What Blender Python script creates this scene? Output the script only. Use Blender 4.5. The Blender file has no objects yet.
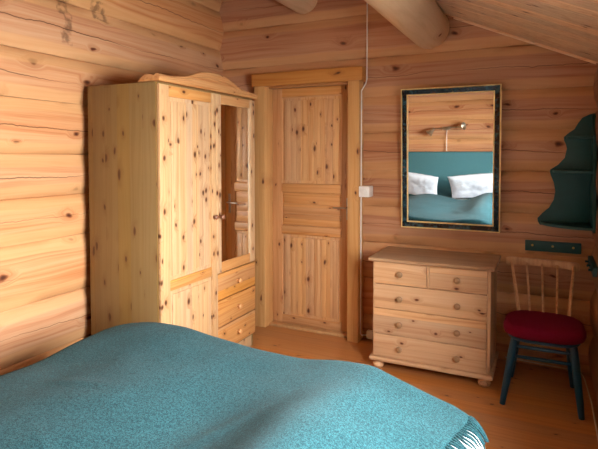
import bpy, bmesh, math, random
from mathutils import Vector, Matrix, noise
random.seed(7)
C = bpy.context.scene.collection
sc = bpy.context.scene
V = Vector

# ------------------------------------------------------------------ helpers
def lin(c):
    return tuple((v/12.92 if v <= .04045 else ((v+.055)/1.055)**2.4) for v in [x/255 for x in c]) + (1,)

class MB:
    """collects shapes, links them as ONE mesh object"""
    def __init__(self): self.bm = bmesh.new()
    def _merge(self, b, bevel=0, seg=2):
        if bevel:
            bmesh.ops.bevel(b, geom=list(b.edges), offset=bevel, segments=seg, affect='EDGES', profile=.5)
        me = bpy.data.meshes.new('tmp'); b.to_mesh(me); b.free()
        self.bm.from_mesh(me); bpy.data.meshes.remove(me)
    def box(self, x0, x1, y0, y1, z0, z1, bevel=.003, seg=2):
        b = bmesh.new()
        bmesh.ops.create_cube(b, size=1)
        for v in b.verts:
            v.co = V(((x0+x1)/2 + v.co.x*(x1-x0), (y0+y1)/2 + v.co.y*(y1-y0), (z0+z1)/2 + v.co.z*(z1-z0)))
        m = min(abs(x1-x0), abs(y1-y0), abs(z1-z0))
        self._merge(b, min(bevel, m*.45), seg)
        return self
    def tube(self, pts, radii, n=12, cap=True):
        pts = [V(p) for p in pts]
        if not hasattr(radii, '__len__'): radii = [radii]*len(pts)
        b = bmesh.new(); rings = []
        up = None
        for i, p in enumerate(pts):
            t = (pts[min(i+1, len(pts)-1)] - pts[max(i-1, 0)]).normalized()
            if up is None:
                up = t.orthogonal().normalized()
            up = (up - t*up.dot(t)).normalized()
            w = t.cross(up)
            rings.append([b.verts.new(p + (up*math.cos(2*math.pi*k/n) + w*math.sin(2*math.pi*k/n))*radii[i]) for k in range(n)])
        for a, c in zip(rings, rings[1:]):
            for k in range(n):
                b.faces.new((a[k], a[(k+1) % n], c[(k+1) % n], c[k]))
        if cap:
            b.faces.new(rings[0][::-1]); b.faces.new(rings[-1])
        bmesh.ops.recalc_face_normals(b, faces=b.faces)
        self._merge(b); return self
    def lathe(self, origin, axis, prof, n=20):
        """prof: (distance along axis, radius)"""
        o = V(origin); a = V(axis).normalized()
        pts = [o + a*d for d, r in prof]
        b = bmesh.new(); rings = []
        up = a.orthogonal().normalized(); w = a.cross(up)
        for p, (d, r) in zip(pts, prof):
            r = max(r, 1e-4)
            rings.append([b.verts.new(p + (up*math.cos(2*math.pi*k/n) + w*math.sin(2*math.pi*k/n))*r) for k in range(n)])
        for q, c in zip(rings, rings[1:]):
            for k in range(n):
                b.faces.new((q[k], q[(k+1) % n], c[(k+1) % n], c[k]))
        b.faces.new(rings[0][::-1]); b.faces.new(rings[-1])
        bmesh.ops.recalc_face_normals(b, faces=b.faces)
        self._merge(b); return self
    def prism(self, poly, axis, a0, a1, bevel=0):
        """poly: 2-D outline in the other two axes (in x,y,z order), extruded a0..a1 along axis"""
        b = bmesh.new()
        def P(u, v, w):
            return {'x': (w, u, v), 'y': (u, w, v), 'z': (u, v, w)}[axis]
        A = [b.verts.new(P(u, v, a0)) for u, v in poly]
        B = [b.verts.new(P(u, v, a1)) for u, v in poly]
        n = len(poly)
        for i in range(n):
            b.faces.new((A[i], A[(i+1) % n], B[(i+1) % n], B[i]))
        b.faces.new(A[::-1]); b.faces.new(B)
        bmesh.ops.recalc_face_normals(b, faces=b.faces)
        if bevel:
            es = [e for e in b.edges if abs(e.verts[0].co['xyz'.index(axis)] - e.verts[1].co['xyz'.index(axis)]) < 1e-6]
            bmesh.ops.bevel(b, geom=es, offset=bevel, segments=2, affect='EDGES', profile=.5)
        self._merge(b); return self
    def build(self, name, mat, parent=None, angle=40):
        me = bpy.data.meshes.new(name)
        org = V((0, 0, 0))
        p = parent
        while p is not None:
            org += p.location; p = p.parent
        for v in self.bm.verts: v.co -= org
        self.bm.to_mesh(me); self.bm.free()
        o = bpy.data.objects.new(name, me); C.objects.link(o)
        if mat: me.materials.append(mat)
        if parent is not None: o.parent = parent
        for f in me.polygons: f.use_smooth = True
        try: me.set_sharp_from_angle(angle=math.radians(angle))
        except Exception: pass
        return o

def tag(o, label=None, cat=None, group=None, kind=None):
    if label: o['label'] = label
    if cat: o['category'] = cat
    if group: o['group'] = group
    if kind: o['kind'] = kind
    return o
def thing(name, loc, label, cat, group=None, kind=None):
    o = bpy.data.objects.new(name, None); C.objects.link(o); o.location = loc
    o.empty_display_size = .1
    return tag(o, label, cat, group, kind)

# ------------------------------------------------------------------ materials
class NT:
    def __init__(self, name):
        self.m = bpy.data.materials.new(name); self.m.use_nodes = True
        self.t = self.m.node_tree; self.t.nodes.clear()
        self.out = self.n('ShaderNodeOutputMaterial')
    def n(self, typ, **kw):
        x = self.t.nodes.new(typ)
        for k, v in kw.items(): setattr(x, k, v)
        return x
    def put(self, sock, v):
        if v is None: return
        if isinstance(v, bpy.types.NodeSocket): self.t.links.new(v, sock)
        else: sock.default_value = v
    def math(self, op, a, b=None, c=None):
        x = self.n('ShaderNodeMath', operation=op)
        for i, v in enumerate((a, b, c)): self.put(x.inputs[i], v)
        return x.outputs[0]
    def comb(self, x, y, z):
        q = self.n('ShaderNodeCombineXYZ')
        for i, v in enumerate((x, y, z)): self.put(q.inputs[i], v)
        return q.outputs[0]
    def noise(self, vec, scale=1, detail=2, rough=.5):
        x = self.n('ShaderNodeTexNoise'); self.put(x.inputs['Vector'], vec)
        x.inputs['Scale'].default_value = scale; x.inputs['Detail'].default_value = detail
        x.inputs['Roughness'].default_value = rough
        return x.outputs['Fac']
    def smooth(self, v, a, b, lo=0., hi=1.):
        x = self.n('ShaderNodeMapRange', interpolation_type='SMOOTHSTEP')
        self.put(x.inputs['Value'], v)
        x.inputs['From Min'].default_value = a; x.inputs['From Max'].default_value = b
        x.inputs['To Min'].default_value = lo; x.inputs['To Max'].default_value = hi
        return x.outputs[0]
    def mix(self, f, a, b, blend='MIX'):
        x = self.n('ShaderNodeMix', data_type='RGBA', blend_type=blend)
        self.put(x.inputs[0], f); self.put(x.inputs[6], a); self.put(x.inputs[7], b)
        return x.outputs[2]
    def hsv(self, col, h=.5, s=1., v=1.):
        x = self.n('ShaderNodeHueSaturation')
        self.put(x.inputs['Hue'], h); self.put(x.inputs['Saturation'], s); self.put(x.inputs['Value'], v)
        self.put(x.inputs['Color'], col); return x.outputs[0]
    def bsdf(self, col, rough=.5, spec=.5, bump=None, bstr=.2, bdist=.002, **kw):
        b = self.n('ShaderNodeBsdfPrincipled')
        self.put(b.inputs['Base Color'], col); self.put(b.inputs['Roughness'], rough)
        b.inputs['Specular IOR Level'].default_value = spec
        for k, v in kw.items(): self.put(b.inputs[k.replace('_', ' ')], v)
        if bump is not None:
            q = self.n('ShaderNodeBump'); q.inputs['Strength'].default_value = bstr
            q.inputs['Distance'].default_value = bdist
            self.put(q.inputs['Height'], bump); self.t.links.new(q.outputs[0], b.inputs['Normal'])
        self.t.links.new(b.outputs[0], self.out.inputs[0])
        return self.m

def plain(name, rgb, rough=.5, spec=.5, metal=0., var=.06, vs=30):
    t = NT(name)
    co = t.n('ShaderNodeTexCoord').outputs['Object']
    f = t.noise(co, vs, 3)
    col = t.hsv(lin(rgb), v=t.smooth(f, .25, .75, 1-var, 1+var))
    return t.bsdf(col, rough, spec, bump=f, bstr=.08, Metallic=metal)

def wood(name, light, mid, dark, grain='z', plank=None, kg=5., ka=10., kr=.16, kkeep=.5, kcol=(70, 34, 16),
         freq=34., rough=.45, logs=False, crack=False, tonevar=.12, spec=.35, gcon=1., stain=False, across=None, solid=False, val=.72):
    """pine: grain runs along `grain`; `plank` = (axis, width) splits into boards of differing tone"""
    t = NT(name)
    tc = t.n('ShaderNodeTexCoord').outputs['Object']
    rnd = t.n('ShaderNodeObjectInfo').outputs['Random']
    s = t.n('ShaderNodeSeparateXYZ'); t.put(s.inputs[0], tc)
    ax = dict(zip('xyz', s.outputs))
    g = ax[grain]; oth = [a for a in 'xyz' if a != grain]
    a, b = ax[oth[1]], ax[oth[0]]          # across, depth
    if (plank and plank[0] == oth[0]) or across == oth[0]: a, b = b, a
    if logs:
        pid = t.n('ShaderNodeAttribute', attribute_name='log_id').outputs['Fac']
    elif plank:
        pid = t.math('FLOOR', t.math('DIVIDE', t.math('ADD', ax[plank[0]], t.math('MULTIPLY', rnd, .37)), plank[1]))
    else:
        pid = t.math('MULTIPLY', rnd, 1.)
    pid2 = t.math('ADD', pid, t.math('MULTIPLY', rnd, 53.))
    wn = t.n('ShaderNodeTexWhiteNoise', noise_dimensions='1D'); t.put(wn.inputs['W'], pid2)
    pr = wn.outputs['Value']
    g2 = t.math('ADD', g, t.math('MULTIPLY', pr, 31.))
    a2 = t.math('ADD', a, t.math('MULTIPLY', pr, 7.3))
    # knots
    wob = t.noise(t.comb(t.math('MULTIPLY', g2, 9.), t.math('MULTIPLY', a2, 14.), b), 1., 1)
    vg = t.math('ADD', t.math('MULTIPLY', g2, kg), t.math('MULTIPLY', t.math('SUBTRACT', wob, .5), .25))
    va = t.math('ADD', t.math('MULTIPLY', a2, ka), t.math('MULTIPLY', t.math('SUBTRACT', wob, .5), .2))
    vo = t.n('ShaderNodeTexVoronoi', feature='F1', voronoi_dimensions='3D' if solid else '2D'); t.put(vo.inputs['Vector'], t.comb(vg, va, t.math('MULTIPLY', b, ka) if solid else 0.))
    vo.inputs['Scale'].default_value = 1.
    sp = t.n('ShaderNodeSeparateColor'); t.put(sp.inputs[0], vo.outputs['Color'])
    keep = t.math('LESS_THAN', sp.outputs[0], kkeep)
    size = t.math('MULTIPLY_ADD', sp.outputs[1], .75, .45)
    d = t.math('DIVIDE', vo.outputs['Distance'], size)
    kn = t.math('MULTIPLY', t.smooth(d, kr*.55, kr*1.05, 1, 0), keep)
    core = t.math('MULTIPLY', t.smooth(d, kr*.2, kr*.7, 1, 0), keep)
    halo = t.math('MULTIPLY', t.smooth(d, kr*.6, kr*3.2, 1, 0), keep)
    # grain, bending round the knots
    low = t.noise(t.comb(t.math('MULTIPLY', g2, .9), t.math('MULTIPLY', a2, 5.), t.math('MULTIPLY', b, 5.)), 1., 2)
    field = t.math('ADD', t.math('MULTIPLY', a2, freq), t.math('MULTIPLY', low, 3.5 if logs else 5.))
    field = t.math('ADD', field, t.math('MULTIPLY', halo, 1.8))
    gr = t.noise(t.comb(t.math('MULTIPLY', g2, .5), field, t.math('MULTIPLY', b, freq*.8)), 1.3, 3, .6)
    fine = t.noise(t.comb(t.math('MULTIPLY', g2, 6.), t.math('MULTIPLY', a2, 260.), t.math('MULTIPLY', b, 260.)), 1., 2)
    f = t.smooth(gr, .5-.22/gcon, .5+.22/gcon)
    rmp = t.n('ShaderNodeValToRGB'); t.put(rmp.inputs[0], f)
    e = rmp.color_ramp.elements
    e[0].color = lin(dark); e[0].position = 0.
    e[1].color = lin(light); e[1].position = 1.
    q = e.new(.42); q.color = lin(mid)
    col = rmp.outputs[0]
    tone = t.math('MULTIPLY_ADD', t.math('SUBTRACT', pr, .5), 2*tonevar, 1.)
    tone = t.math('ADD', tone, t.math('MULTIPLY', t.math('SUBTRACT', fine, .5), .14))
    tone = t.math('ADD', tone, t.math('MULTIPLY', t.math('SUBTRACT', t.noise(tc, 2.2, 2), .5), .2))
    col = t.hsv(col, s=t.math('MULTIPLY_ADD', pr, .14, .93), v=tone)
    col = t.mix(t.math('MULTIPLY', halo, .28), col, lin((150, 84, 40)))
    col = t.mix(t.math('MULTIPLY', kn, .8), col, lin((128, 66, 30)))
    col = t.mix(t.math('MULTIPLY', core, .85), col, lin(kcol))
    if plank and not logs:
        fr = t.math('FRACT', t.math('DIVIDE', t.math('ADD', ax[plank[0]], t.math('MULTIPLY', rnd, .37)), plank[1]))
        gap = t.math('MULTIPLY', t.smooth(t.math('ABSOLUTE', t.math('SUBTRACT', fr, .5)), .488, .5), .28)
        col = t.mix(gap, col, lin((96, 52, 26)))
    bh = t.math('ADD', t.math('MULTIPLY', gr, .6), t.math('MULTIPLY', fine, .4))
    if logs:      # hewn edge bands, fresher than the weathered face
        zb = t.n('ShaderNodeAttribute', attribute_name='log_mid').outputs['Fac']
        hb = t.n('ShaderNodeAttribute', attribute_name='log_half').outputs['Fac']
        ez = t.math('SUBTRACT', hb, t.math('ABSOLUTE', t.math('SUBTRACT', ax['z'], zb)))
        ez = t.math('ADD', ez, t.math('MULTIPLY', t.math('SUBTRACT', t.noise(t.comb(t.math('MULTIPLY', g2, 1.5), pr, 2.), 1., 3), .5), .05))
        bandm = t.smooth(ez, .062, .076, 1, 0)
        col = t.mix(t.math('MULTIPLY', bandm, .55), t.hsv(col, h=.494, s=1.02, v=.93), lin((236, 182, 124)))
    if crack:
        zc = t.n('ShaderNodeAttribute', attribute_name='log_mid').outputs['Fac']
        path = t.noise(t.comb(t.math('MULTIPLY', g2, 1.1), pr, 3.), 1., 3)
        jit = t.noise(t.comb(t.math('MULTIPLY', g2, 16.), pr, 9.), 1., 2)
        off = t.math('ADD', t.math('MULTIPLY', t.math('SUBTRACT', path, .5), .12), t.math('MULTIPLY', t.math('SUBTRACT', jit, .5), .020))
        dz = t.math('ABSOLUTE', t.math('SUBTRACT', t.math('SUBTRACT', ax['z'], zc), off))
        wid = t.noise(t.comb(t.math('MULTIPLY', g2, .8), pr, 5.), 1., 3)
        w2 = t.smooth(wid, .34, .62, .0004, .0036)
        ck = t.smooth(t.math('SUBTRACT', dz, w2), -.002, .0015, 1, 0)
        ck = t.math('MULTIPLY', ck, t.smooth(wid, .33, .42))
        col = t.mix(t.math('MULTIPLY', ck, .68), col, lin((72, 36, 20)))
    if stain:   # old water marks high on the log
        yy = t.math('ADD', ax['y'], t.math('MULTIPLY', t.noise(tc, 9., 3), .16))
        zz = t.math('ADD', ax['z'], t.math('MULTIPLY', t.noise(tc, 7., 3), .14))
        for y0, wy, z0, wz in ((2.36, .045, 2.42, .17), (2.63, .075, 2.53, .06)):
            m1 = t.smooth(t.math('ABSOLUTE', t.math('SUBTRACT', yy, y0)), wy*.5, wy, 1, 0)
            m2 = t.smooth(t.math('ABSOLUTE', t.math('SUBTRACT', zz, z0)), wz*.8, wz, 1, 0)
            mm = t.math('MULTIPLY', t.math('MULTIPLY', m1, m2), t.smooth(t.noise(tc, 24., 3), .32, .6))
            col = t.mix(t.math('MULTIPLY', mm, .6), col, lin((88, 56, 38)))
    col = t.hsv(col, v=val)
    return t.bsdf(col, rough, spec, bump=bh, bstr=.16, bdist=.002)

LOGC = dict(val=.78, light=(226, 177, 134), mid=(214, 157, 112), dark=(192, 129, 86), logs=True, crack=True, kg=2.5, ka=4.6, kr=.10, kkeep=.62, freq=26., rough=.5, spec=.3, tonevar=.09, gcon=.8)
M = {}
M['log_back'] = wood('pine log along x', grain='x', **LOGC)
LOGL = dict(LOGC); LOGL.update(val=.70, light=(236, 188, 138), mid=(226, 168, 116), dark=(206, 142, 92))
M['log_left'] = wood('pine log along y', grain='y', stain=True, **LOGL)
M['log_shaded'] = wood('pine log shade darkened', grain='y', **dict(LOGC, val=.42))  # same log pine darkened: the right wall's shade is put into its colour
M['floor'] = wood('pine floor', (212, 150, 94), (202, 136, 80), (184, 116, 64), 'x', ('y', .115), val=.76, kg=4.2, ka=8, kr=.075, kkeep=.5, rough=.28, spec=.5, freq=40, gcon=.7)
M['ceil'] = wood('pine ceiling', (238, 210, 176), (230, 196, 158), (212, 170, 130), 'x', ('y', .12), val=.98, kg=3.6, ka=8, kr=.08, kkeep=.5, freq=36, gcon=.8)
M['purlin'] = wood('peeled log', (214, 188, 156), (206, 176, 140), (192, 158, 120), 'y', None, kg=2., ka=4., kr=.07, kkeep=.3, freq=14, rough=.6, gcon=.6, solid=True, val=1.05)
PALE = dict(light=(247, 208, 162), mid=(241, 196, 146), dark=(223, 169, 118), freq=60, gcon=.7)
M['w_vert'] = wood('wardrobe pine upright', grain='z', plank=('y', .062), kg=7, ka=11, kr=.15, kkeep=.6, tonevar=.06, val=.58, **PALE)
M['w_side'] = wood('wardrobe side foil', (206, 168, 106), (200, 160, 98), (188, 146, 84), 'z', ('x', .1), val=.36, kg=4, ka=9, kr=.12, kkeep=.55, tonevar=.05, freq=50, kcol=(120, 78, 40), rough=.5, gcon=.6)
ORG = dict(light=(236, 178, 112), mid=(226, 160, 94), dark=(206, 132, 68), freq=50, gcon=.8)
M['w_hor'] = wood('wardrobe pine lengthwise', grain='y', plank=('z', .09), kg=7, ka=11, kr=.12, kkeep=.45, val=.64, **ORG)
DOORC = dict(val=.80, light=(228, 172, 114), mid=(218, 156, 98), dark=(198, 130, 74), freq=50, gcon=.7)
M['d_vert'] = wood('door pine upright', grain='z', plank=('x', .075), kg=6, ka=11, kr=.14, kkeep=.45, tonevar=.06, **DOORC)
M['d_panel'] = wood('door panel pine', (238, 188, 134), (230, 174, 118), (210, 148, 92), 'z', ('x', .075), val=.80, kg=6, ka=11, kr=.15, kkeep=.45, tonevar=.06, freq=50, gcon=.7)
M['d_hor'] = wood('door pine crosswise', grain='x', plank=('z', .1), kg=6, ka=10, kr=.12, kkeep=.45, **DOORC)
POST = dict(val=.76, light=(228, 178, 118), mid=(220, 166, 106), dark=(206, 146, 86), freq=40)
M['post'] = wood('frame pine', grain='z', plank=None, kg=3, ka=7, kr=.1, kkeep=.4, gcon=.6, across='x', **POST)
M['header'] = wood('frame pine crosswise', grain='x', plank=None, kg=2, ka=6, kr=.08, kkeep=.3, gcon=.6, light=(216, 158, 98), mid=(206, 144, 86), dark=(190, 124, 70))
CH = dict(val=.84, light=(234, 196, 154), mid=(226, 182, 138), dark=(206, 154, 110), freq=46, gcon=.8)
M['c_hor'] = wood('chest pine lengthwise', grain='x', plank=('z', .13), kg=5.5, ka=10, kr=.11, kkeep=.45, **CH)
M['c_top'] = wood('chest top pine', grain='x', plank=('y', .1), kg=2.5, ka=6, kr=.06, kkeep=.3, val=.84, light=(196, 166, 134), mid=(186, 152, 120), dark=(168, 132, 100), gcon=.8)
M['c_vert'] = wood('chest pine upright', grain='z', plank=('y', .12), kg=4.5, ka=9, kr=.1, kkeep=.4, **CH)
M['knob_w'] = plain('knob pale pine', (206, 150, 96), .4)
M['knob_d'] = plain('knob brown', (128, 82, 58), .4)
M['knob_c'] = plain('knob greyed pine', (158, 124, 88), .45)
M['chair_w'] = wood('chair birch', (236, 190, 140), (226, 176, 126), (206, 154, 106), 'z', None, val=.82, kg=1, ka=2, kr=.05, kkeep=.1)
M['teal_paint'] = plain('dark teal paint', (4, 66, 96), .35)
M['green_paint'] = plain('dark green paint', (6, 72, 76), .5)
M['white_pl'] = plain('white plastic', (232, 230, 224), .4)
M['cream_pl'] = plain('cream plastic', (214, 204, 184), .45)
M['black'] = plain('dark rubber', (26, 24, 24), .5)
M['gold'] = plain('gilded wood', (250, 226, 160), .35)
M['steel'] = plain('brushed steel', (190, 180, 165), .3, metal=1.)
M['brass'] = plain('brass', (200, 170, 110), .3, metal=1.)
M['white_frame'] = plain('white painted wood', (228, 226, 220), .45)

def mk_red():
    t = NT('dark red wool felt'); co = t.n('ShaderNodeTexCoord').outputs['Object']
    f = t.noise(co, 320, 2)
    return t.bsdf(t.hsv(lin((108, 8, 40)), v=t.smooth(f, .3, .7, .8, 1.2)), .9, .1, bump=f, bstr=.3)
M['red'] = mk_red()
def mk_wool():
    t = NT('teal wool'); co = t.n('ShaderNodeTexCoord').outputs['Object']
    f = t.noise(co, 340, 2, .7); f2 = t.noise(co, 120, 2); f3 = t.noise(co, 5, 2)
    k = t.math('ADD', t.math('MULTIPLY', f, .7), t.math('MULTIPLY', f2, .3))
    col = t.mix(t.smooth(k, .38, .64), lin((10, 40, 49)), lin((44, 90, 97)))
    col = t.hsv(col, v=t.smooth(f3, .3, .7, .94, 1.06))
    return t.bsdf(col, .95, .1, bump=k, bstr=.55, bdist=.006, Sheen_Weight=.05, Sheen_Roughness=.5)
M['wool'] = mk_wool()
def mk_cloth(name, rgb, sc_=70):
    t = NT(name); co = t.n('ShaderNodeTexCoord').outputs['Object']
    f = t.noise(co, sc_, 2)
    f2 = t.noise(co, 9, 3)
    return t.bsdf(t.hsv(lin(rgb), v=t.smooth(f, .3, .7, .97, 1.03)), .85, .2, bump=t.math('ADD', t.math('MULTIPLY', f, .2), f2), bstr=.35, bdist=.02)
M['pillow'] = mk_cloth('pale cotton', (196, 204, 214), 40)
M['linen'] = mk_cloth('white cotton', (238, 238, 240))
def mk_head():
    t = NT('teal upholstery'); co = t.n('ShaderNodeTexCoord').outputs['Object']
    f = t.noise(co, 240, 2)
    return t.bsdf(t.hsv(lin((72, 118, 126)), v=t.smooth(f, .3, .7, .93, 1.07)), .9, .15, bump=f, bstr=.2)
M['headboard'] = mk_head()
def mk_marble():
    t = NT('black green marbled lacquer'); co = t.n('ShaderNodeTexCoord').outputs['Object']
    f = t.noise(co, 22, 5, .65); f2 = t.noise(co, 34, 4, .7)
    col = t.mix(t.smooth(f, .46, .66), lin((12, 22, 30)), lin((52, 92, 104)))
    col = t.mix(t.smooth(f2, .56, .7), col, lin((120, 84, 66)))
    return t.bsdf(col, .18, .5)
M['marble'] = mk_marble()
def mk_mirror():
    t = NT('mirror glass')
    return t.bsdf((.86, .89, .88, 1), .01, .5, Metallic=1.)
M['mirror'] = mk_mirror()
def mk_pane():
    t = NT('window glass')
    a = t.n('ShaderNodeBsdfTransparent'); b = t.n('ShaderNodeBsdfGlossy'); b.inputs['Roughness'].default_value = .02
    m = t.n('ShaderNodeMixShader'); m.inputs[0].default_value = .06
    t.t.links.new(a.outputs[0], m.inputs[1]); t.t.links.new(b.outputs[0], m.inputs[2]); t.t.links.new(m.outputs[0], t.out.inputs[0])
    return t.m
M['pane'] = mk_pane()

# ------------------------------------------------------------------ room shell
XL, XR, YB, YF = -2.675, .29, 3.97, -.30
def ceil_z(x): return 2.533 - .436*(x + .683)
cn = V((.436, 0, 1)).normalized()
SB = [0, .2, .5, .795, 1.083, 1.38, 1.67, 1.96, 2.27, 2.615, 2.95, 3.3, 3.65]
SL = [0, .31, .63, .989, 1.247, 1.50, 1.82, 2.10, 2.44, 2.79, 3.14, 3.5]
SR = [0, .28, .6, .9, 1.2, 1.5, 1.8, 2.1, 2.4]

def log_part(bm, along, face, out, seams, u0, u1, z0, z1, seed=0, thick=.2):
    """stack of logs with rounded faces and sunk seams; `out` = sign of the room side"""
    lid = bm.faces.layers.float.get('log_id') or bm.faces.layers.float.new('log_id')
    lhf = bm.faces.layers.float.get('log_half') or bm.faces.layers.float.new('log_half')
    lmd = bm.faces.layers.float.get('log_mid') or bm.faces.layers.float.new('log_mid')
    for i, (a, b) in enumerate(zip(seams, seams[1:])):
        if b <= z0 + .001 or a >= z1 - .001: continue
        h = b - a
        prof = [(0, -.034), (.003, -.020), (.066, -.001), (.085, .002), (h*.4, .004), (h*.5, .005), (h*.6, .004),
                (h-.085, .002), (h-.066, -.001), (h-.003, -.020), (h, -.034)]
        n = max(2, int((u1-u0)/.15)); rings = []
        for k in range(n+1):
            u = u0 + (u1-u0)*k/n
            ring = []
            for zz, d in prof:
                jz = noise.noise(V((u*1.3, i*7.1+seed, 0)))*.010 if 0 < zz < h else 0
                j0 = noise.noise(V((u*.9, (a+zz)*3+seed, 4.)))*.006
                dd = face + out*(d + j0); z = a + zz + jz
                ring.append(V((u, dd, z)) if along == 'x' else V((dd, u, z)))
            for zz in (h, 0):
                ring.append(V((u, face-out*thick, a+zz)) if along == 'x' else V((face-out*thick, u, a+zz)))
            rings.append(ring)
        b2 = bmesh.new()
        R = [[b2.verts.new(p) for p in r] for r in rings]
        m = len(R[0])
        for p, q in zip(R, R[1:]):
            for k in range(m): b2.faces.new((p[k], p[(k+1) % m], q[(k+1) % m], q[k]))
        b2.faces.new(R[0][::-1]); b2.faces.new(R[-1])
        for zc, up in ((z0, -1), (z1, 1)):
            if a < zc < b:
                r = bmesh.ops.bisect_plane(b2, geom=b2.verts[:]+b2.edges[:]+b2.faces[:], plane_co=(0, 0, zc), plane_no=(0, 0, up), clear_outer=True)
                bmesh.ops.holes_fill(b2, edges=[e for e in b2.edges if e.is_boundary])
        bmesh.ops.recalc_face_normals(b2, faces=b2.faces)
        l1 = b2.faces.layers.float.new('log_id'); l2 = b2.faces.layers.float.new('log_mid'); l3 = b2.faces.layers.float.new('log_half')
        for f in b2.faces: f[l1] = i*3.7+seed; f[l2] = a + h*.5; f[l3] = h*.5
        me = bpy.data.meshes.new('t'); b2.to_mesh(me); b2.free(); bm.from_mesh(me); bpy.data.meshes.remove(me)

def wall(name, mat, parts, clip=True, label=None):
    mb = MB()
    for p in parts: log_part(mb.bm, *p)
    if clip:
        bmesh.ops.bisect_plane(mb.bm, geom=mb.bm.verts[:]+mb.bm.edges[:]+mb.bm.faces[:],
                               plane_co=(-.683, 0, 2.533+.02), plane_no=cn, clear_outer=True)
    o = mb.build(name, mat, angle=60)
    return tag(o, label, 'wall', kind='structure')

wall('wall_back', M['log_back'], [
    ('x', YB, -1, SB, XL-.12, -2.235, 0, 3.6, 1.),
    ('x', YB, -1, SB, -1.345, XR+.12, 0, 3.6, 1.),
    ('x', YB, -1, SB, -2.235, -1.345, 2.12, 3.6, 1.)], label='pine log wall with the door, wall mirror and chest of drawers')
wall('wall_left', M['log_left'], [('y', XL, 1, SL, YF-.1, YB+.12, 0, 3.5, 3.)], label='pale pine log wall behind the wardrobe')
WY0, WY1, WZ0, WZ1 = .70, 2.05, .86, 1.80
wall('wall_right', M['log_shaded'], [
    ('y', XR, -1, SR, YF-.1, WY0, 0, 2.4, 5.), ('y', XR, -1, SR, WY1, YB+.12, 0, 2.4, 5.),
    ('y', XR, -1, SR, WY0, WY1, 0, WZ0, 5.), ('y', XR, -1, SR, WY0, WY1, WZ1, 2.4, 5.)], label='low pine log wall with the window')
wall('wall_front', M['log_back'], [('x', YF, 1, SB, XL-.12, XR+.12, 0, 3.6, 9.)], label='pine log wall behind the teal headboard')

tag(MB().box(XL-.2, XR+.3, YF-.3, YB+.4, -.06, 0, 0).build('floor', M['floor']), 'varnished pine board floor', 'floor', kind='structure')
# ceiling: boards running down the slope, each with a small v groove
mb = MB()
y = YF-.2
while y < YB+.3:
    x0, x1 = XL-.3, XR+.35
    w = .12
    poly = [(y+.004, -.0), (y+w-.004, -.0), (y+w, .006), (y+w, .03), (y, .03), (y, .006)]
    b = bmesh.new()
    A = [b.verts.new((x0, yy, ceil_z(x0)+zz)) for yy, zz in poly]; B = [b.verts.new((x1, yy, ceil_z(x1)+zz)) for yy, zz in poly]
    for i in range(6): b.faces.new((A[i], A[(i+1) % 6], B[(i+1) % 6], B[i]))
    b.faces.new(A[::-1]); b.faces.new(B); bmesh.ops.recalc_face_normals(b, faces=b.faces)
    mb._merge(b); y += w
tag(mb.build('ceiling', M['ceil'], angle=20), 'sloping pine board ceiling', 'ceiling', kind='structure')
# thin moulding where ceiling meets the log wall
mb = MB(); b = bmesh.new()
x0, x1 = -.63, XR
pr = [(YB-.014, -.012), (YB+.0, -.012), (YB+.0, 0.004), (YB-.014, .004)]
A = [b.verts.new((x0, yy, ceil_z(x0)+zz)) for yy, zz in pr]; B = [b.verts.new((x1, yy, ceil_z(x1)+zz)) for yy, zz in pr]
for i in range(4): b.faces.new((A[i], A[(i+1) % 4], B[(i+1) % 4], B[i]))
b.faces.new(A[::-1]); b.faces.new(B); bmesh.ops.recalc_face_normals(b, faces=b.faces); mb._merge(b)
tag(mb.build('trim_1', M['ceil']), 'thin pine strip under the sloping ceiling', 'trim', kind='structure')

def beam(cx, cz, r, label, seed):
    mb = MB(); b = bmesh.new(); n = 40; rings = []
    ys = [YF-.05 + (YB+.1-YF)*k/40 for k in range(41)]
    for yy in ys:
        ring = []
        for k in range(n):
            t = 2*math.pi*k/n
            rr = r*(1 + .02*noise.noise(V((math.cos(t)*1.5, math.sin(t)*1.5, yy*1.2+seed))))
            rr *= 1 + .012*(YB-yy)
            ring.append(b.verts.new((cx+rr*math.cos(t), yy, cz+rr*math.sin(t))))
        rings.append(ring)
    for p, q in zip(rings, rings[1:]):
        for k in range(n): b.faces.new((p[k], p[(k+1) % n], q[(k+1) % n], q[k]))
    b.faces.new(rings[0][::-1]); b.faces.new(rings[-1]); bmesh.ops.recalc_face_normals(b, faces=b.faces)
    mb._merge(b)
    return tag(mb.build('ceiling_beam', M['purlin'], angle=60), label, 'beam', kind='structure')
beam(-.805, 2.445, .147, 'thick peeled log beam meeting the wall above the mirror', 1)
beam(-1.845, 2.80, .125, 'thinner log beam end high above the door', 4)

# ------------------------------------------------------------------ window (right wall, beside the camera)
w = thing('window_1', (XR, (WY0+WY1)/2, WZ0), 'window in the low log wall', 'window', kind='structure')
mb = MB()
xo = XR+.06
mb.box(XR-.01, XR+.2, WY0, WY0+.04, WZ0, WZ1); mb.box(XR-.01, XR+.2, WY1-.04, WY1, WZ0, WZ1)
mb.box(XR-.01, XR+.2, WY0+.04, WY1-.04, WZ0, WZ0+.03); mb.box(XR-.01, XR+.2, WY0+.04, WY1-.04, WZ1-.03, WZ1)
mb.build('window_frame', M['white_frame'], w)
mb = MB(); ym = (WY0+WY1)/2
mb.box(xo+.02, xo+.06, ym-.02, ym+.02, WZ0+.03, WZ1-.03)
mb.build('mullion', M['white_frame'], w)
mb = MB(); mb.box(xo+.035, xo+.041, WY0+.04, WY1-.04, WZ0+.03, WZ1-.03, 0)
mb.build('window_pane', M['pane'], w)

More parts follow.
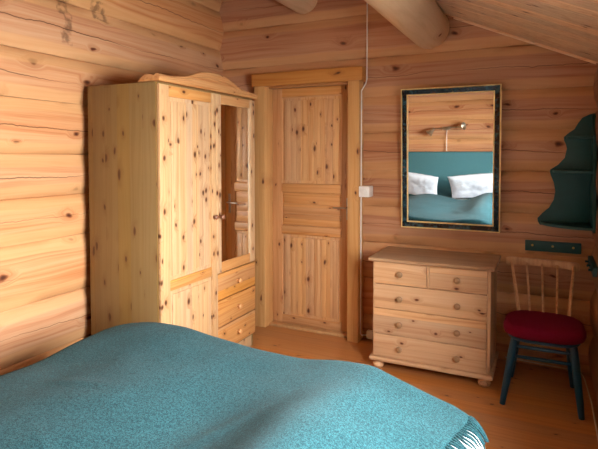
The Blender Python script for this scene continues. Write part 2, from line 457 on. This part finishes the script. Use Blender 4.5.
# ------------------------------------------------------------------ door
d = thing('door_1', (-1.79, YB, 0), 'knotty pine panelled door in a heavy pine frame', 'door', kind='structure')
def post(x0, x1, nm):
    m = MB(); m.box(x0, x1, 3.86, 4.06, 0, 2.08, .005); m.build(nm, M['post'], d)
post(-2.271, -2.168, 'frame_post'); post(-1.418, -1.324, 'frame_post')
MB().box(-2.295, -1.298, 3.855, 4.06, 2.08, 2.187, .004).build('frame_header', M['header'], d)
MB().box(-2.168, -1.418, 3.93, 3.99, 2.065, 2.08, .002).build('door_stop', M['header'], d)
MB().box(-2.168, -1.418, 3.93, 4.06, 0, .022, .004).build('threshold', M['post'], d)
LY = 4.0
lx0, lx1 = -2.168, -1.418
MB().box(lx0, -2.075, LY, LY+.045, .022, 2.08, .004).build('stile', M['d_vert'], d)
MB().box(-1.52, lx1, LY, LY+.045, .022, 2.08, .004).build('stile', M['d_vert'], d)
for z0, z1, f in ((1.985, 2.08, 0), (1.168, 1.25, .014), (.806, .888, .014), (.022, .095, 0)):
    mb = MB(); mb.box(-2.075, -1.52, LY-f, LY+.045, z0, z1, .012 if f else .004, 3)
    mb.build('rail', M['d_hor'], d)
def bead_panel(x0, x1, z0, z1, nm):
    mb = MB(); mb.box(x0, x1, LY+.012, LY+.03, z0, z1, 0)
    n = 9; wd = (x1-x0-.05)/n
    for i in range(n):
        mb.box(x0+.025+i*wd, x0+.025+(i+1)*wd, LY-.002, LY+.02, z0+.025, z1-.025, .0035)
    mb.build(nm, M['d_panel'], d)
bead_panel(-2.075, -1.52, 1.25, 1.985, 'upper_panel')
bead_panel(-2.075, -1.52, .095, .806, 'lower_panel')
mb = MB(); mb.box(-2.075, -1.52, LY+.014, LY+.03, .888, 1.168, 0)
for i in range(3): mb.box(-2.06, -1.535, LY+.004, LY+.02, .9+i*.0855, .9+(i+1)*.0855, .004)
mb.build('middle_panel', M['d_hor'], d)
h = MB(); h.box(-1.476, -1.452, LY-.006, LY, .96, 1.14, .002).build('handle_plate', M['steel'], d)
h = MB(); h.tube([(-1.464, LY-.004, 1.062), (-1.464, LY-.046, 1.062), (-1.474, LY-.052, 1.062), (-1.575, LY-.05, 1.06)], [.007, .007, .007, .0075], 10)
h.build('handle_lever', M['steel'], d)

# ------------------------------------------------------------------ wardrobe
WX, W0, W1, WB = -2.03, 2.366, 3.46, -2.60
ZT = 1.925
w = thing('wardrobe', (-2.315, (W0+W1)/2, 0), 'tall two door pine wardrobe with arched cornice standing by the left log wall', 'wardrobe')
MB().box(WB, WX-.022, W0, W0+.02, 0, ZT, .002).build('side_panel', M['w_side'], w)
MB().box(WB, WX-.022, W1-.02, W1, 0, ZT, .002).build('side_panel', M['w_side'], w)
MB().box(WB, WX-.022, W0+.02, W1-.02, ZT-.02, ZT, .001).build('top_panel', M['w_side'], w)
MB().box(WB, WB+.008, W0+.02, W1-.02, .05, ZT-.02, 0).build('back_panel', M['w_side'], w)
MB().box(WB+.02, WX-.024, W0+.02, W1-.02, .09, .11, .001).build('bottom_shelf', M['w_side'], w)
MB().box(WX-.045, WX-.025, W0+.02, W1-.02, 0, .09, .001).build('plinth', M['w_vert'], w)
# cornice
top = [(2.336, 1.966), (2.40, 1.965), (2.48, 1.968), (2.56, 1.978), (2.63, 1.994), (2.70, 2.018), (2.76, 2.034), (2.83, 2.043), (2.90, 2.046),
       (2.97, 2.043), (3.04, 2.034), (3.10, 2.018), (3.17, 1.994), (3.24, 1.978), (3.31, 1.968), (3.38, 1.965), (3.445, 1.966)]
bot = [(y_, ZT-.001) for y_, z_ in top][::-1]
mb = MB(); b = bmesh.new()
def cring(x, inset):
    return [b.verts.new((x, y_, z_-inset if z_ > ZT+.01 else z_+inset*.0)) for y_, z_ in top+bot]
layers = [cring(WX-.015, .012), cring(WX+.004, 0), cring(WX+.014, 0), cring(WX+.024, .006), cring(WX+.026, .012)]
for p, q in zip(layers, layers[1:]):
    m = len(p)
    for k in range(m): b.faces.new((p[k], p[(k+1) % m], q[(k+1) % m], q[k]))
b.faces.new(layers[0][::-1]); b.faces.new(layers[-1]); bmesh.ops.recalc_face_normals(b, faces=b.faces); mb._merge(b)
for ya, yb in ((2.336, 2.36), (3.421, 3.445)):
    mb.prism([(WX-.015, ZT), (WX-.015, 1.958), (WX-.05, 1.966), (WX-.085, 1.963), (WX-.12, 1.942), (WX-.135, ZT)], 'y', ya, yb, .004)
# applied moulding following the arch
pts = [(WX+.026, y_, ZT + (z_-ZT)*.62) for y_, z_ in top]
mb.tube(pts, .007, 8)
mb.build('cornice', M['w_hor'], w, 35)
# left door
YM = 2.94
zb, zt = .10, 1.912
def frame_door(y0, y1, z0, z1, st, panels, rails, nm, cat):
    D = bpy.data.objects.new(nm, None)
    return D
stw = .072
ld = MB()
ld.box(WX-.02, WX, W0+.003, W0+.003+stw+.012, zb, zt, .003)
ld.box(WX-.02, WX+.002, YM-.055, YM-.002, zb, zt, .003)
lo = ld.build('door', M['w_vert'], w)
y0, y1 = W0+.003+stw+.012, YM-.055
for z0, z1 in ((1.845, zt), (.672, .735), (zb, .19)):
    MB().box(WX-.02, WX-.001, y0, y1, z0, z1, .003).build('rail', M['w_hor'], lo)
def wpanel(z0, z1):
    mb = MB(); mb.box(WX-.018, WX-.012, y0, y1, z0, z1, 0)
    n = 6; wd = (y1-y0-.05)/n
    for i in range(n): mb.box(WX-.016, WX-.004, y0+.025+i*wd, y0+.025+(i+1)*wd, z0+.025, z1-.025, .0025)
    mb.build('panel', M['w_vert'], lo)
wpanel(.735, 1.845); wpanel(.19, .672)
KN = [(0, .010), (.008, .009), (.014, .012), (.022, .0175), (.03, .018), (.036, .013), (.038, .003)]
MB().lathe((WX+.002, YM-.040, 1.075), (1, 0, 0), [(a, r*.95) for a, r in KN]).build('knob', M['knob_d'], lo)
# right door with looking glass
rd = MB()
rd.box(WX-.02, WX, YM+.002, YM+.06, .674, zt, .003); rd.box(WX-.02, WX, W1-.075, W1-.003, .674, zt, .003)
ro = rd.build('mirror_door', M['w_vert'], w)
MB().box(WX-.02, WX-.001, YM+.06, W1-.075, 1.848, zt, .003).build('rail', M['w_hor'], ro)
MB().box(WX-.02, WX-.001, YM+.06, W1-.075, .674, .745, .003).build('rail', M['w_hor'], ro)
MB().box(WX-.014, WX-.010, YM+.06, W1-.075, .745, 1.848, 0).build('mirror_glass', M['mirror'], ro)
MB().lathe((WX, YM+.042, 1.068), (1, 0, 0), [(a, r*.95) for a, r in KN]).build('knob', M['knob_d'], ro)
for z0, z1 in ((.487, .668), (.297, .480), (.112, .290)):
    o = MB().box(WX-.02, WX+.002, YM+.012, W1-.004, z0, z1, .005).build('drawer', M['w_hor'], w)
    MB().lathe((WX+.002, 3.195, (z0+z1)/2), (1, 0, 0), KN).build('knob', M['knob_w'], o)
MB().box(WX-.022, WX-.001, YM-.006, YM+.012, .10, .69, .002).build('divider', M['w_vert'], w)

# ------------------------------------------------------------------ chest of drawers
CX0, CX1, CY0, CY1 = -1.080, -.302, 3.472, 3.93
c = thing('chest_of_drawers', ((CX0+CX1)/2, 3.7, 0), 'pine chest of drawers on bun feet standing under the mirror', 'chest of drawers')
MB().box(CX0-.028, CX1+.026, CY0-.036, CY1+.005, .759, .783, .007, 3).build('top', M['c_top'], c)
MB().box(CX0, CX0+.02, CY0, CY1, .085, .759, .002).build('side_panel', M['c_vert'], c)
MB().box(CX1-.02, CX1, CY0, CY1, .085, .759, .002).build('side_panel', M['c_vert'], c)
MB().box(CX0+.02, CX1-.02, CY1-.01, CY1, .085, .759, 0).build('back_panel', M['c_vert'], c)
mb = MB(); mb.box(CX0-.022, CX1+.02, CY0-.03, CY1, .058, .085, .008, 3)
mb.build('base_moulding', M['c_hor'], c)
MB().box(-.708, -.692, CY0-.002, CY0+.02, .600, .757, .002).build('divider', M['c_vert'], c)
rows = [(.602, .756), (.430, .598), (.250, .426), (.088, .246)]
def knob_at(x, z, p):
    MB().lathe((x, CY0-.006, z), (0, -1, 0), [(0, .011), (.006, .010), (.011, .015), (.018, .020), (.026, .0205), (.031, .015), (.033, .004)]).build('knob', M['knob_c'], p)
for i, (z0, z1) in enumerate(rows):
    spans = [(CX0+.006, -.71), (-.69, CX1-.022)] if i == 0 else [(CX0+.006, CX1-.022)]
    for x0, x1 in spans:
        o = MB().box(x0, x1, CY0-.006, CY0+.02, z0, z1, .004).build('drawer', M['c_hor'], c)
        zc = (z0+z1)/2
        if i == 0: knob_at(-.887 if x0 < -.8 else -.507, zc+.001, o)
        else:
            knob_at(-.887, zc-.004, o); knob_at(-.505, zc-.004, o)
for x in (CX0+.035, CX1-.035):
    for yy in (CY0+.02, CY1-.05):
        MB().lathe((x, yy, 0), (0, 0, 1), [(0, .022), (.006, .033), (.022, .041), (.038, .036), (.046, .026), (.058, .028)], 24).build('foot', M['c_vert'], c)

# ------------------------------------------------------------------ wall mirror, leaning a little forward
m = thing('wall_mirror', (-.643, 3.955, .94), 'rectangular wall mirror in a black marbled and gilt frame above the chest', 'mirror')
hw, hh = .356, 1.055
fw = .052
mb = MB(); mi = MB(); go = MB()
mb.prism([(-hw+.008, -.02), (-hw+.012, -.032), (-hw+fw-.008, -.026), (-hw+fw-.008, 0), (-hw+.008, 0)], 'z', .008, hh-.008)
mb.prism([(hw-.008, -.02), (hw-.012, -.032), (hw-fw+.008, -.026), (hw-fw+.008, 0), (hw-.008, 0)], 'z', .008, hh-.008)
for z0, s in ((.008, 1), (hh-.008, -1)):
    mb.prism([(0, z0), (-.02, z0), (-.032, z0+s*.004), (-.026, z0+s*(fw-.016)), (0, z0+s*(fw-.016))], 'x', -hw+.008, hw-.008)
fo = mb.build('frame', M['marble'], None); fo.parent = m
g = MB()
for i0, tw, yo in ((0, .008, -.034), (fw-.009, .009, -.028)):
    g.box(-hw+i0, -hw+i0+tw, yo, 0, i0, hh-i0, .002); g.box(hw-i0-tw, hw-i0, yo, 0, i0, hh-i0, .002)
    g.box(-hw+i0+tw, hw-i0-tw, yo, 0, i0, i0+tw, .002); g.box(-hw+i0+tw, hw-i0-tw, yo, 0, hh-i0-tw, hh-i0, .002)
go = g.build('gilt_edge', M['gold'], None); go.parent = m
gl = MB().box(-hw+fw, hw-fw, -.018, -.004, fw, hh-fw, 0).build('mirror_glass', M['mirror'], None); gl.parent = m
bk = MB().box(-hw+.01, hw-.01, -.002, .006, .01, hh-.01, 0).build('backing', M['black'], None); bk.parent = m
m.rotation_euler = (math.radians(2.4), 0, 0)
# (tilted about its lower edge; the top hangs out from the logs)

# ------------------------------------------------------------------ switch, socket, cable
s = thing('light_switch', (-1.28, 3.945, 1.208), 'square white light switch on the logs beside the door frame', 'light switch')
MB().box(-1.323, -1.238, 3.858, 3.968, 1.165, 1.25, .006, 3).build('back_box', M['white_pl'], s)
MB().lathe((-1.280, 3.859, 1.208), (0, -1, 0), [(0, .022), (.004, .022), (.007, .018), (.008, .004)], 24).build('dial', M['white_pl'], s)
s = thing('wall_socket', (-1.245, 3.95, .06), 'small cream wall socket low between door frame and chest', 'socket')
MB().box(-1.278, -1.222, 3.93, 3.97, .02, .085, .005).build('plate', M['cream_pl'], s)
MB().lathe((-1.25, 3.931, .052), (0, -1, 0), [(0, .02), (.002, .019), (.0021, .014), (.0005, .013)], 20).build('outlet', M['cream_pl'], s)
mb = MB()
mb.tube([(-1.290, 3.95, 2.80), (-1.290, 3.95, 2.10), (-1.296, 3.94, 2.06), (-1.317, 3.90, 2.0), (-1.317, 3.90, 1.252)], .0055, 8)
mb.tube([(-1.317, 3.90, 1.163), (-1.317, 3.90, .065), (-1.31, 3.91, .05), (-1.278, 3.935, .05)], .0055, 8)
tag(mb.build('wall_cable', M['white_pl']), 'white cable running down the wall past the switch to the socket', 'cable')
mb = MB()
mb.tube([(-.24, 3.925, .05), (.1, 3.93, .035), (.235, 3.925, .03), (.255, 3.86, .012), (.272, 3.5, .01), (.27, 2.6, .01)], .004, 8)
tag(mb.build('floor_cable', M['cream_pl']), 'thin pale cable along the floor edge behind the chair', 'cable')

# ------------------------------------------------------------------ hook rails and corner shelf
r = thing('hook_rail', (.05, 3.95, .86), 'short dark green hook rail on the logs above the chair back', 'hook rail', 'green hook rails')
MB().box(-.122, .226, 3.94, 3.975, .826, .898, .004).build('board', M['green_paint'], r)
for x in (-.075, .052, .178):
    MB().lathe((x, 3.941, .868), (0, -1, 0), [(0, .005), (.006, .005), (.010, .008), (.013, .006), (.014, .002)], 12).build('peg', M['brass'], r)
r = thing('hook_rail', (.275, 3.68, .8), 'narrow dark green hook rail on the right wall beside the chair', 'hook rail', 'green hook rails')
MB().box(.262, .30, 3.48, 3.89, .775, .832, .004).build('board', M['green_paint'], r)
for yy in (3.54, 3.68, 3.82):
    MB().lathe((.263, yy, .804), (-1, 0, 0), [(0, .006), (.012, .006), (.018, .009), (.022, .004)], 12).build('peg', M['green_paint'], r)

prof = [(0, 1.772), (.03, 1.766), (.072, 1.745), (.095, 1.711), (.117, 1.67), (.155, 1.642), (.180, 1.618), (.178, 1.595), (.165, 1.565), (.160, 1.539), (.172, 1.476), (.213, 1.428),
        (.258, 1.397), (.262, 1.385), (.256, 1.358), (.237, 1.31), (.226, 1.246), (.235, 1.187), (.263, 1.132), (.305, 1.092), (.334, 1.057), (.332, 1.035), (.318, 1.012), (0, 1.0)]
cx, cy = .288, 3.962
s = thing('corner_shelf', (.2, 3.9, 1.0), 'dark green scalloped corner shelf with three tiers high in the right corner', 'shelf')
mb = MB(); mb.prism([(cx-a, z) for a, z in prof], 'y', cy-.018, cy+.004, .003); mb.build('side_board', M['green_paint'], s)
mb = MB(); mb.prism([(cy-.018-a*.9, z) for a, z in prof], 'x', cx-.016, cx+.004, .003); mb.build('side_board', M['green_paint'], s)
for rad, z in ((.165, 1.612), (.245, 1.386), (.315, 1.03)):
    n = 14
    pts = [(cx-.014, cy-.018)] + [(cx-.014-(rad-.014)*math.cos(t*math.pi/2/n), cy-.018-(rad*.88-.018)*math.sin(t*math.pi/2/n)) for t in range(n+1)]
    mb = MB(); mb.prism(pts, 'z', z-.009, z+.009, .003); mb.build('shelf_board', M['green_paint'], s)

# ------------------------------------------------------------------ chair
ch = thing('spindle_chair', (0, 3.45, 0), 'spindle back wooden chair with dark red padded seat and teal legs', 'chair')
# seat pad: rounded, slightly domed
def pad(cx, cy, rx, ry, z0, z1, e=3.2):
    b = bmesh.new(); n = 48; prof = [(.90, 0), (.97, .12), (1.0, .35), (1.0, .55), (.965, .8), (.88, .93), (.6, 1.0), (.25, 1.02)]
    rings = []
    for s_, h_ in prof:
        ring = []
        for k in range(n):
            t = 2*math.pi*k/n; c_, s2 = math.cos(t), math.sin(t)
            q = (abs(c_)**e + abs(s2)**e)**(-1/e)
            ring.append(b.verts.new((cx+rx*s_*q*c_*(1 - .04*s2), cy+ry*s_*q*s2, z0+(z1-z0)*h_)))
        rings.append(ring)
    for p, q in zip(rings, rings[1:]):
        for k in range(n): b.faces.new((p[k], p[(k+1) % n], q[(k+1) % n], q[k]))
    b.faces.new(rings[0][::-1]); b.faces.new(rings[-1]); bmesh.ops.recalc_face_normals(b, faces=b.faces)
    return b
mb = MB(); mb._merge(pad(.005, 3.42, .222, .205, .425, .505)); mb.build('seat', M['red'], ch, 60)
mb = MB(); mb._merge(pad(.005, 3.42, .195, .18, .400, .425)); mb.build('seat_base', M['teal_paint'], ch, 60)
legs = [((-.150, 3.30, .405), (-.213, 3.285, 0)), ((.160, 3.30, .405), (.208, 3.285, 0)),
        ((-.140, 3.56, .405), (-.190, 3.72, 0)), ((.145, 3.56, .405), (.180, 3.72, 0))]
for a, bpt in legs:
    a, bpt = V(a), V(bpt)
    pts = [a.lerp(bpt, t) for t in (0, .25, .5, .75, 1)]
    MB().tube(pts, [.021, .023, .022, .020, .016], 14).build('leg', M['teal_paint'], ch)
def on_leg(i, z):
    a, bpt = V(legs[i][0]), V(legs[i][1]); return a.lerp(bpt, (.405-z)/.405)
for i, j, z in ((0, 2, .24), (1, 3, .24), (2, 3, .30), (0, 1, .36)):
    p, q = on_leg(i, z), on_leg(j, z)
    MB().tube([p, p.lerp(q, .5), q], [.009, .012, .009], 10).build('stretcher', M['teal_paint'], ch)
p, q = on_leg(0, .24).lerp(on_leg(2, .24), .5), on_leg(1, .24).lerp(on_leg(3, .24), .5)
MB().tube([p, p.lerp(q, .5), q], [.009, .012, .009], 10).build('stretcher', M['teal_paint'], ch)
# back: spindles and curved top rail
def rail_pt(t): # t -1..1
    return V((-.012 + .205*t, 3.845 + .018*(1-t*t), .765 - .004*t))
for k, t in enumerate((-.93, -.47, 0, .46, .93)):
    bot_ = V((.002 + (.166 if abs(t) > .9 else .178)*t*(.93), 3.585, .49)); top_ = rail_pt(t)
    rr = [.011, .0115, .010, .0085] if abs(t) > .9 else [.0065, .0075, .0075, .006]
    MB().tube([bot_, bot_.lerp(top_, .3), bot_.lerp(top_, .65), top_], rr, 10).build('spindle', M['chair_w'], ch)
b = bmesh.new(); rings = []
for k in range(25):
    t = -1.06 + 2.12*k/24; p = rail_pt(max(-1, min(1, t))); p.x = -.012 + .213*t
    tz = .026 + .012*max(0, abs(t)-.72)/.3; hz = .022
    e = 1 if abs(t) < 1.0 else .6
    rings.append([b.verts.new(p + V((0, dy*e, dz*e))) for dy, dz in ((-.010, -tz), (.010, -tz), (.013, 0), (.010, hz), (-.010, hz), (-.013, 0))])
for p, q in zip(rings, rings[1:]):
    for k in range(6): b.faces.new((p[k], p[(k+1) % 6], q[(k+1) % 6], q[k]))
b.faces.new(rings[0][::-1]); b.faces.new(rings[-1]); bmesh.ops.recalc_face_normals(b, faces=b.faces)
mb = MB(); mb._merge(b); mb.build('top_rail', M['chair_w'], ch, 60)

# ------------------------------------------------------------------ bed
bx0, bx1, by0, by1 = -2.06, -.13, -.06, 2.10
bed = thing('bed', ((bx0+bx1)/2, 1.0, 0), 'wide double bed with a tall teal upholstered headboard', 'bed')
MB().box(-2.2, .06, -.245, -.165, .05, 1.195, .02, 3).build('headboard', M['headboard'], bed)
MB().box(-1.93, -1.89, -.165, 1.98, .14, .30, .004).build('side_rail', M['w_vert'], bed)
MB().box(-.27, -.23, -.165, 1.98, .14, .30, .004).build('side_rail', M['w_vert'], bed)
MB().box(-1.89, -.27, 1.94, 1.98, .14, .30, .004).build('foot_rail', M['w_vert'], bed)
MB().box(-1.89, -.27, -.165, 1.94, .24, .28, .002).build('slatted_base', M['w_vert'], bed)
MB().box(-1.92, -.24, -.16, 1.97, .302, .50, .04, 4).build('mattress', M['linen'], bed)
for x in (-1.88, -.28):
    for yy in (-.1, 1.93):
        MB().tube([(x, yy, 0), (x, yy, .145)], [.022, .028], 12).build('leg', M['w_vert'], bed)

def G(x, y, cx, cy, sx, sy): return math.exp(-((x-cx)/sx)**2 - ((y-cy)/sy)**2)
def hbed(x, y):
    h = .560
    fade = .25 + .75/(1+math.exp((y-1.62)/.10))
    h += fade*(.135*math.exp(-((x+.68)/.23)**2) + .09*math.exp(-((x+1.50)/.36)**2) - .015)
    h += (1-fade)*.055
    h -= .10*max(0, min(1, (x+.62)/.5))*max(0, min(1, (y-1.35)/.7))
    h += .040*G(x, y, -1.70, 1.95, .30, .25) + .05*G(x, y, -1.95, 1.2, .25, .5)
    h += .010*noise.noise(V((x*2.2, y*1.7, 3.))) + .005*noise.noise(V((x*6, y*5, 1.)))
    # a few creases
    for ax, ay, bx, by, wd, am in ((-1.30, 1.05, -1.02, 1.00, .018, .007), (-1.46, 1.10, -1.25, .98, .016, .006), (-.9, 1.55, -1.02, 1.25, .03, .008), (-1.75, 1.35, -1.45, 1.42, .03, .006)):
        dx, dy = bx-ax, by-ay; L2 = dx*dx+dy*dy
        t = max(0, min(1, ((x-ax)*dx+(y-ay)*dy)/L2))
        dd = math.hypot(x-ax-t*dx, y-ay-t*dy)
        h += am*math.exp(-(dd/wd)**2)*math.sin(math.pi*min(1, max(0, t*.9+.05)))
    return h
def cloth(name, mat, x0, x1, y0, y1, rads, lower, zlow, xmin, xmax, ymin, thick, R=.09, step=.02, parent=None):
    """x0..y1: rounded footprint; the sheet rolls down at its border; clipped to xmin..xmax, ymin.."""
    xf = xmax if callable(xmax) else (lambda _: xmax)
    nx = int((xf(9)-xmin)/step)+1; ny = int((y1-ymin)/step)+1
    bm = bmesh.new(); grid = {}; dist = {}
    cr = rads
    def sd(x, y):
        cx_, cy_ = (x0+x1)/2, (y0+y1)/2; hx, hy = (x1-x0)/2, (y1-y0)/2
        qx, qy = abs(x-cx_)-hx+cr, abs(y-cy_)-hy+cr
        return -(math.hypot(max(qx, 0), max(qy, 0)) + min(max(qx, qy), 0) - cr)
    for i in range(nx+1):
        for j in range(ny+1):
            yv = ymin + (y1-ymin)*j/ny; x = xmin + (xf(yv)-xmin)*i/nx
            dd = sd(x, yv)
            if dd < 0:
                gx = (sd(x+.001, yv)-dd)/.001; gy = (sd(x, yv+.001)-dd)/.001
                k = math.hypot(gx, gy) or 1
                if dd < -step*1.2: continue
                x -= gx/k*dd/k; yv -= gy/k*dd/k; dd = 0
            h = hbed(x, yv)
            if dd < R:
                q = 1-dd/R
                h = zlow + (h-zlow)*math.sqrt(max(0, 1-q**2.3))
            grid[i, j] = bm.verts.new((x, yv, h))
    for i in range(nx):
        for j in range(ny):
            ks = [(i, j), (i+1, j), (i+1, j+1), (i, j+1)]
            vs = [grid[k] for k in ks if k in grid]
            if len(vs) == 4: bm.faces.new(vs)
            elif len(vs) == 3: bm.faces.new(vs)
    bmesh.ops.remove_doubles(bm, verts=bm.verts, dist=.0005)
    bmesh.ops.recalc_face_normals(bm, faces=bm.faces)
    if sum(f.normal.z for f in bm.faces) < 0:
        bmesh.ops.reverse_faces(bm, faces=bm.faces)
    if lower:
        bm.normal_update()
        for v, nn in [(v, v.normal.copy()) for v in bm.verts]: v.co -= nn*lower
    mb = MB(); mb.bm.free(); mb.bm = bm
    o = mb.build(name, mat, parent, 80)
    md = o.modifiers.new('thickness', 'SOLIDIFY'); md.thickness = thick; md.offset = -1
    return o
BEDK = dict(x0=bx0, x1=bx1, y0=-1., y1=by1, rads=.22, zlow=.28, ymin=.36)
dv = cloth('duvet', M['linen'], lower=.024, xmin=bx0, xmax=bx1, thick=.010, **BEDK)
tag(dv, 'white duvet under the teal throw, showing at the bed corner', 'duvet')
bl = thing('blanket', (-1.1, 1.1, .5), 'fringed teal wool blanket spread over the bed', 'blanket')
def XE(y): return max(-.45, min(-.235, -.240 - .17*(1.88-y)))
o = cloth('blanket_cloth', M['wool'], lower=0., xmin=bx0, xmax=XE, thick=.008, parent=bl, **dict(BEDK, ymin=.40))
mb = MB()
yv = .42
def border(x, y):
    # height of the bedding surface including its roll-down
    cr = .22; x0, x1, y0, y1 = bx0, bx1, -1., by1
    cx_, cy_ = (x0+x1)/2, (y0+y1)/2; hx, hy = (x1-x0)/2, (y1-y0)/2
    qx, qy = abs(x-cx_)-hx+cr, abs(y-cy_)-hy+cr
    dd = -(math.hypot(max(qx, 0), max(qy, 0)) + min(max(qx, qy), 0) - cr)
    h = hbed(x, y)
    if dd < .09:
        q = 1-max(dd, 0)/.09; h = .28 + (h-.28)*math.sqrt(max(0, 1-q**2.3))
    return h
while yv < 2.06:
    L = random.uniform(.055, .075); jy = random.uniform(-.014, .014) - .042
    pts = []
    for k in range(6):
        t = k/5; x = XE(yv) - .004 + L*t; y_ = yv + jy*t + .003*math.sin(t*5+yv*40)
        zz = border(x, y_) + (.001 if k == 0 else .003)
        pts.append((x, y_, zz))
    mb.tube(pts, [.004, .0046, .0042, .004, .0036, .0026], 6)
    yv += random.uniform(.013, .019)
mb.build('fringe', M['wool'], bl, 80)

# pillows leaning on the headboard
def pillow(cx, label, rz, seed, w_=.66):
    b = bmesh.new()
    bmesh.ops.create_grid(b, x_segments=28, y_segments=20, size=1)
    top_v = list(b.verts)
    geo = bmesh.ops.duplicate(b, geom=b.verts[:]+b.edges[:]+b.faces[:])
    low = {v for v in geo['geom'] if isinstance(v, bmesh.types.BMVert)}
    for v in b.verts:
        x, yv_ = v.co.x, v.co.y
        e = (1-abs(x)**3.2)*(1-abs(yv_)**3.2)
        th = .075*max(0, e)**.55
        th *= 1 + .22*noise.noise(V((x*2.2+seed, yv_*2.2, seed))) + .16*noise.noise(V((x*7+seed, yv_*3, seed+4)))
        pinch = 1 - .06*(1-x*x) if abs(yv_) > .9 else 1
        v.co = V((x*w_/2*(1-.05*(1-yv_*yv_)), yv_*.20*pinch, (-th*.8 if v in low else th)))
    bmesh.ops.remove_doubles(b, verts=b.verts, dist=.0008)
    bmesh.ops.recalc_face_normals(b, faces=b.faces)
    R = Matrix.Translation((cx, .09, .725)) @ Matrix.Rotation(rz, 4, 'Y') @ Matrix.Rotation(math.radians(62), 4, 'X')
    bmesh.ops.transform(b, matrix=R, verts=b.verts)
    mb = MB(); mb.bm.free(); mb.bm = b
    tag(mb.build('pillow', M['pillow'], None, 80), label, 'pillow', 'white pillows against the headboard')
pillow(-1.76, 'white pillow reflected at left in the wall mirror', .14, 1.)
pillow(-.90, 'white pillow reflected at right in the wall mirror', -.10, 6., .74)

# twin reading lamp above the headboard
l = thing('wall_lamp', (-1.38, -.28, 1.545), 'twin spot steel reading lamp on the logs above the headboard', 'lamp')
MB().box(-1.44, -1.32, -.305, -.275, 1.52, 1.57, .004).build('back_plate', M['steel'], l)
MB().tube([(-1.56, -.255, 1.537), (-1.20, -.255, 1.565)], .008, 10).build('bar', M['steel'], l)
MB().tube([(-1.38, -.28, 1.55), (-1.38, -.25, 1.55)], .012, 10).build('bracket', M['steel'], l)
for x, dx, dz, z in ((-1.565, -.6, -.6, 1.537), (-1.195, .75, .12, 1.565)):
    MB().lathe((x, -.25, z), (dx, .35, dz), [(-.025, .010), (0, .020), (.02, .026), (.05, .038), (.095, .060), (.098, .056), (.05, .026), (.04, .004)], 20).build('spot_head', M['steel'], l)
MB().tube([(-1.37, -.293, 1.525), (-1.368, -.268, 1.40), (-1.37, -.262, 1.20)], .005, 8).build('cable', M['white_pl'], l)

# ------------------------------------------------------------------ light and camera
W = bpy.data.worlds.new('sky'); sc.world = W; W.use_nodes = True
bg = W.node_tree.nodes['Background']; bg.inputs[0].default_value = (.86, .93, 1, 1); bg.inputs[1].default_value = .35
L = bpy.data.lights.new('daylight', 'AREA'); L.shape = 'RECTANGLE'; L.size = 2.2; L.size_y = 1.8; L.energy = 980; L.color = (1., .99, .97)
lo_ = bpy.data.objects.new('daylight', L); C.objects.link(lo_)
p = V((1.15, 1.35, 1.75)); tgt = V((XR, 1.4, 1.35))
lo_.location = p; lo_.rotation_euler = (tgt-p).to_track_quat('-Z', 'Y').to_euler()

cam = bpy.data.cameras.new('camera'); co_ = bpy.data.objects.new('camera', cam); C.objects.link(co_)
yaw, pitch, roll, f, cyp = math.radians(25.53), math.radians(2.157), math.radians(-.0556), 516.53, 173.84
fw_ = V((-math.sin(yaw)*math.cos(pitch), math.cos(yaw)*math.cos(pitch), -math.sin(pitch)))
r_ = V((math.cos(yaw), math.sin(yaw), 0)); u_ = r_.cross(fw_)
co_.matrix_world = Matrix(((r_.x, u_.x, -fw_.x, 0), (r_.y, u_.y, -fw_.y, 0), (r_.z, u_.z, -fw_.z, 1.5), (0, 0, 0, 1)))
cam.sensor_width = 36; cam.sensor_fit = 'HORIZONTAL'; cam.lens = f/598*36
cam.shift_y = -(224.5-cyp)/598; cam.clip_start = .01
sc.camera = co_
vs = sc.view_settings
vs.view_transform = 'Standard'; vs.look = 'None'; vs.gamma = 1; vs.use_curve_mapping = False; vs.exposure = .14
sc.cycles.use_denoising = True
sc.cycles.max_bounces = 10; sc.cycles.diffuse_bounces = 6
